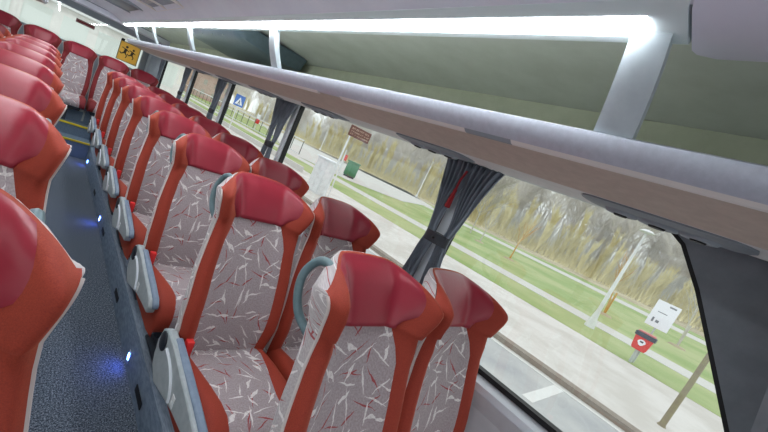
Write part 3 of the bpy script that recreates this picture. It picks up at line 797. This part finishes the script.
# pedestrian crossing sign
c = empty('crossing_sign', (12.0, 29.2, G + .1), 'blue square pedestrian crossing sign with white triangle on a pole', 'sign')
M['sign_blue'] = mat('sign_blue', (36, 96, 184), .5)
MB().tube([(0, 0, 0), (0, 0, 2.75)], .045, 8).build('post', M['white_post'], c, smooth=60)
MB().box(-.42, .42, -.07, -.045, 2.72, 3.62, .01).build('panel', M['sign_blue'], c)
t_ = MB(); t_.loft([[(-.32, y, 2.86), (.32, y, 2.86), (0, y, 3.46)] for y in (-.078, -.069)], cap=True); t_.build('triangle', M['info_white'], c)
t_ = MB(); q = [(-.03, 3.20), (.04, 3.2), (.05, 3.08), (.1, 2.9), (.06, 2.88), (.01, 3.02), (-.06, 2.88), (-.1, 2.9), (-.05, 3.05)]
t_.loft([[(x, y, z) for x, z in q] for y in (-.084, -.077)], cap=True); t_.box(-.025, .025, -.084, -.077, 3.21, 3.26, .003); t_.build('walking_figure', M['bin_dark'], c)
c = empty('warning_post', (27.5, 57, G + .1), 'small red and white marker post beyond the railing', 'post')
MB().tube([(0, 0, 0), (0, 0, 1.9)], .09, 8).build('post', M['white_post'], c, smooth=60); MB().box(-.3, .3, -.25, .25, 1.2, 2.0, .05).build('marker', M['bin_red'], c); MB().box(-.25, .25, -.2, .2, 2.0, 2.7, .05).build('cap', M['info_white'], c)

# railing with dark uprights along the street
r = empty('railing', (0, 0, G + .12), 'long metal railing with pale rails and dark uprights beside the lawn', 'railing')
x = 27.0
for z in (.15, 2.0): MB().box(x - .05, x + .05, 41, 190, z - .07, z + .07).build('rail', M['white_post'], r)
M['upright'] = mat('upright_dark', (84, 92, 88), .6)
for k in range(40):
    y = 41 + k * 2.6; MB().box(x - .04, x + .04, y - .04, y + .04, 0, 1.95).build('post', M['upright'], r)
# low white parapet further left
w = MB().box(16.5, 16.8, 24, 200, G + .1, G + .55, .03).build('low_wall', M['path']); tag(w, 'low pale wall running below the far windows along the street', 'wall')

# houses and things behind / left
def house(x, y, w, d, h, m, label, roof=None):
    o = empty('house', (x, y, G + .1), label, 'building')
    MB().box(-w / 2, w / 2, -d / 2, d / 2, 0, h).build('wall', m, o)
    MB().loft([[(-w / 2 - .3, yy, h), (w / 2 + .3, yy, h), (0, yy, h + w * .22)] for yy in (-d / 2 - .3, d / 2 + .3)], cap=True).build('roof', roof or M['roof_m'], o)
    k = int(w // 3)
    for i in range(k):
        for z in (1.2, 4.2):
            if z + 1.4 > h: continue
            xx = -w / 2 + (i + .5) * w / k
            f_ = MB().box(xx - .5, xx + .5, -d / 2 - .05, -d / 2 + .05, z, z + 1.4).build('window', M['roof_m'], o)
    k = int(d // 3.5)
    for i in range(k):
        for z in (1.2, 4.2):
            if z + 1.4 > h: continue
            yy = -d / 2 + (i + .5) * d / k
            MB().box(-w / 2 - .05, -w / 2 + .05, yy - .5, yy + .5, z, z + 1.4).build('window', M['roof_m'], o)
    return o
M['pinkwall'] = noisy('rose_render', (196, 168, 160), (184, 156, 148), 1, .9); M['palewall'] = noisy('pale_render', (240, 238, 232), (230, 228, 222), 1, .9); M['roof_m'] = noisy('roof_grey', (176, 170, 164), (160, 154, 148), 2, .9)
house(34, 122, 20, 14, 7.2, M['pinkwall'], 'rose rendered house beyond the lawn seen through a far window')
M['rear_roof'] = mat('rear_roof', (236, 238, 236), .8)
M['rear_pane'] = mat('rear_pane', (224, 231, 224), .6)
o = empty('long_building', (0, 46, G + .1), 'long pale low building with big windows across the washed out rear window', 'building')
MB().box(-24, 12, 0, 12, 0, 4.6).build('wall', M['palewall'], o); MB().box(-24.5, 12.5, -.6, 12.6, 4.6, 5.1).build('roof', M['rear_roof'], o)
for i in range(12): MB().box(-23 + i * 2.9, -20.9 + i * 2.9, -.06, .05, 1.5, 3.9).build('window', M['rear_pane'], o)

# trees ----------------------------------------------------------------
def tree_mb(h, spread, levels, n0, rad, up=.55, seed=1, whip=0, bare=.25):
    rnd = random.Random(seed); mb = MB()
    def branch(p, d, L, r, lev):
        segs = 3 if lev < 2 else 2; pts = [p]; q = p.copy(); dd = d.copy()
        for i in range(segs):
            dd = (dd + Vector((rnd.uniform(-.12, .12), rnd.uniform(-.12, .12), rnd.uniform(-.02, .12)))).normalized(); q = q + dd * (L / segs); pts.append(q.copy())
        mb.tube(pts, [lerp(r, r * .5, i / segs) for i in range(segs + 1)], 3 if lev else 6, cap=False)
        if lev >= levels: return
        n = n0 if lev == 0 else max(3, n0 - lev * 2)
        for k in range(n):
            t = rnd.uniform(bare if lev == 0 else .2, 1.0); i = min(int(t * segs), segs - 1); bp = pts[i].lerp(pts[i + 1], t * segs - i)
            az = rnd.uniform(0, 2 * PI); side = Vector((math.cos(az), math.sin(az), 0)) * spread
            nd = (dd * up + side + Vector((0, 0, up * .7))).normalized()
            branch(bp, nd, L * rnd.uniform(.38, .6), r * .45, lev + 1)
    branch(Vector((0, 0, 0)), Vector((0, 0, 1)), h * .8, rad, 0)
    return mb
M['bark'] = noisy('bark_grey', (200, 194, 188), (176, 170, 162), 3, .95)
M['bark_hazed'] = noisy('bark_hazed', (240, 238, 234), (220, 216, 212), 3, .95)  # haze over the wood is put into this paler bark
M['willow'] = noisy('yellow_twigs', (232, 224, 184), (210, 200, 152), .6, .95)
M['trunk_brown'] = noisy('trunk_brown', (140, 128, 110), (150, 144, 110), 6, .95)
M['orange_bark'] = noisy('orange_stem', (206, 160, 84), (186, 140, 70), 4, .9)
protoT = []
for i in range(3): protoT.append(('g', tree_mb(15 + i, .62, 3, 16, .16, seed=10 + i).build('bare_tree', M['bark_hazed'])))
for i in range(3): protoT.append(('y', tree_mb(9 + i, .30, 2, 26, .12, up=1.0, seed=20 + i, bare=.05).build('willow_shrub', M['willow'])))
rt = random.Random(5); usedT = set()
GL = 'pale bare tree in the wood behind the lawns'; WL = 'yellow-twigged shrub at the edge of the wood behind the lawns'
def put(k, x, y, sc, rz, z=G + .16, label=None, grp=None):
    kind, p = protoT[k]
    o = p if k not in usedT else p.copy()
    if k in usedT: COL.objects.link(o)
    usedT.add(k); o.location = (x, y, z); o.scale = (sc, sc, sc * rt.uniform(.9, 1.15)); o.rotation_euler = (0, 0, rz)
    tag(o, label or (GL if kind == 'g' else WL), 'tree' if kind == 'g' else 'shrub', grp or ('bare trees of the wood' if kind == 'g' else 'yellow shrubs of the wood edge'))
y = -4
while y < 250:
    put(rt.randrange(3), rt.uniform(86, 108), y + rt.uniform(-1.5, 1.5), rt.uniform(.85, 1.2), rt.uniform(0, 6)); y += 2.2 if y < 120 else 5
y = -3
while y < 260:
    put(3 + rt.randrange(3), rt.uniform(75, 84), y + rt.uniform(-.6, .6), rt.uniform(.42, .8), rt.uniform(0, 6)); y += 1.15 if y < 110 else 4
# undergrowth that nobody could count
mb = MB(); rb = random.Random(9)
for i in range(7000):
    y = rb.uniform(-8, 150) if i % 4 else rb.uniform(-8, 60); x = rb.uniform(73, 98); h = rb.uniform(1.0, 4.6) * (1 if x > 76 else .35); w = rb.uniform(.03, .08)
    a = rb.uniform(-.6, .6); b_ = rb.uniform(-.6, .6); z = G + .1
    mb.add([(x - w, y - w * .6, z), (x + w, y - w * .6, z), (x, y + w, z), (x + a, y + b_, z + h)], [(0, 1, 3), (1, 2, 3), (2, 0, 3)])
tag(mb.build('undergrowth', M['willow']), 'dense dry yellow undergrowth filling the edge of the wood', 'undergrowth', kind='stuff')
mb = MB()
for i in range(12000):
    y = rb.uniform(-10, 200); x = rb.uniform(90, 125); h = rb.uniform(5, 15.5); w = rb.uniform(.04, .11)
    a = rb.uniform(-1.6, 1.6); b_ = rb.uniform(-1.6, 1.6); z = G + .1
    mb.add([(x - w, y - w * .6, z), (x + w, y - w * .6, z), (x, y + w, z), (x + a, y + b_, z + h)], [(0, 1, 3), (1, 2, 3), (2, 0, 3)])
M['haze_twigs'] = noisy('haze_twigs', (232, 231, 228), (214, 213, 208), .3, .95)  # mist in the deep wood painted as pale twig colour
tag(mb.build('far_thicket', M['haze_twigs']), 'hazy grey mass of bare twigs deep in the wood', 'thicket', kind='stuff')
# tree close to the kerb
r = empty('bare_tree', (12.5, .17, G + .1), 'slim brown tree trunk rising from the pavement at the right window edge', 'tree')
MB().tube([(0, 0, 0), (.0, 0, .08), (.0, 0, 1.2), (.02, .02, 3.2)], [.10, .062, .055, .045], 8).build('trunk', M['trunk_brown'], r, smooth=60)
tree_mb(4, .6, 3, 10, .05, seed=31, bare=.1).build('branches', M['trunk_brown'], r, loc=(.02, .02, 3.1))
o = tree_mb(8.5, .75, 3, 16, .09, seed=33, bare=.35).build('bare_tree', M['bark'], loc=(42, 22.5, G + .1)); tag(o, 'spreading bare tree just right of the nearest tied curtain', 'tree')
for i, (x, y, h, lb) in enumerate(((30, 5.3, 3.6, 'young tree with orange stem beside the big white street lamp'), (34, 13.8, 3.2, 'young staked tree on the far lawn in the middle of the nearest window'), (36, 18, 2.6, 'thin young tree on the lawn near the tied curtain'), (34, 1.9, 3.6, 'small bare tree on the lawn right of the white notice panel'))):
    tr = empty('young_tree', (x, y, G + .13), lb, 'tree')
    tree_mb(h * 1.1, .5, 2, 8, .05, seed=40 + i, bare=.5).build('branches', M['orange_bark'] if i < 2 else M['bark'], tr)
    MB().tube([(.15, 0, 0), (.15, 0, h * .45)], .06, 6).build('stake', M['orange_bark'] if i < 2 else M['bark'], tr)
    MB().lathe([(.5, 0), (.4, .1), (.1, .14)], seg=10).build('soil_mound', M['scrub'], tr)

# ------------------------------------------------------------------ light
W = bpy.data.worlds.new('world'); SC.world = W; W.use_nodes = True
nt = W.node_tree; bg = nt.nodes['Background']
tc = nt.nodes.new('ShaderNodeTexCoord'); sx = nt.nodes.new('ShaderNodeSeparateXYZ'); rp = nt.nodes.new('ShaderNodeValToRGB')
nt.links.new(tc.outputs['Generated'], sx.inputs[0]); nt.links.new(sx.outputs[2], rp.inputs[0])
e = rp.color_ramp.elements; e[0].position = 0; e[0].color = (.80, .83, .84, 1); e[1].position = .5; e[1].color = (.95, .98, 1.0, 1)
nt.links.new(rp.outputs[0], bg.inputs[0]); bg.inputs[1].default_value = .84

# ------------------------------------------------------------------ camera (fitted to the photograph)
R = [[0.73678801, -0.54583984, 0.39900162], [0.20424729, -0.38287563, -0.90093801], [0.64453586, 0.74529532, -0.17061186]]
F, CX, CY = 364.997, 325.911, 211.930
cam = bpy.data.cameras.new('camera'); co = bpy.data.objects.new('camera', cam); COL.objects.link(co)
right = Vector(R[0]); down = Vector(R[1]); fwd = Vector(R[2])
mw = Matrix((( right.x, -down.x, -fwd.x, 0), (right.y, -down.y, -fwd.y, 0), (right.z, -down.z, -fwd.z, EYE), (0, 0, 0, 1)))
co.matrix_world = mw
cam.sensor_fit = 'HORIZONTAL'; cam.sensor_width = 36; cam.lens = F / 768 * 36
cam.shift_x = (384 - CX) / 768; cam.shift_y = (CY - 216) / 768
cam.clip_start = .02; cam.clip_end = 2000
SC.camera = co
vs = SC.view_settings; vs.view_transform = 'Standard'; vs.look = 'None'; vs.gamma = 1; vs.use_curve_mapping = False
vs.exposure = .82
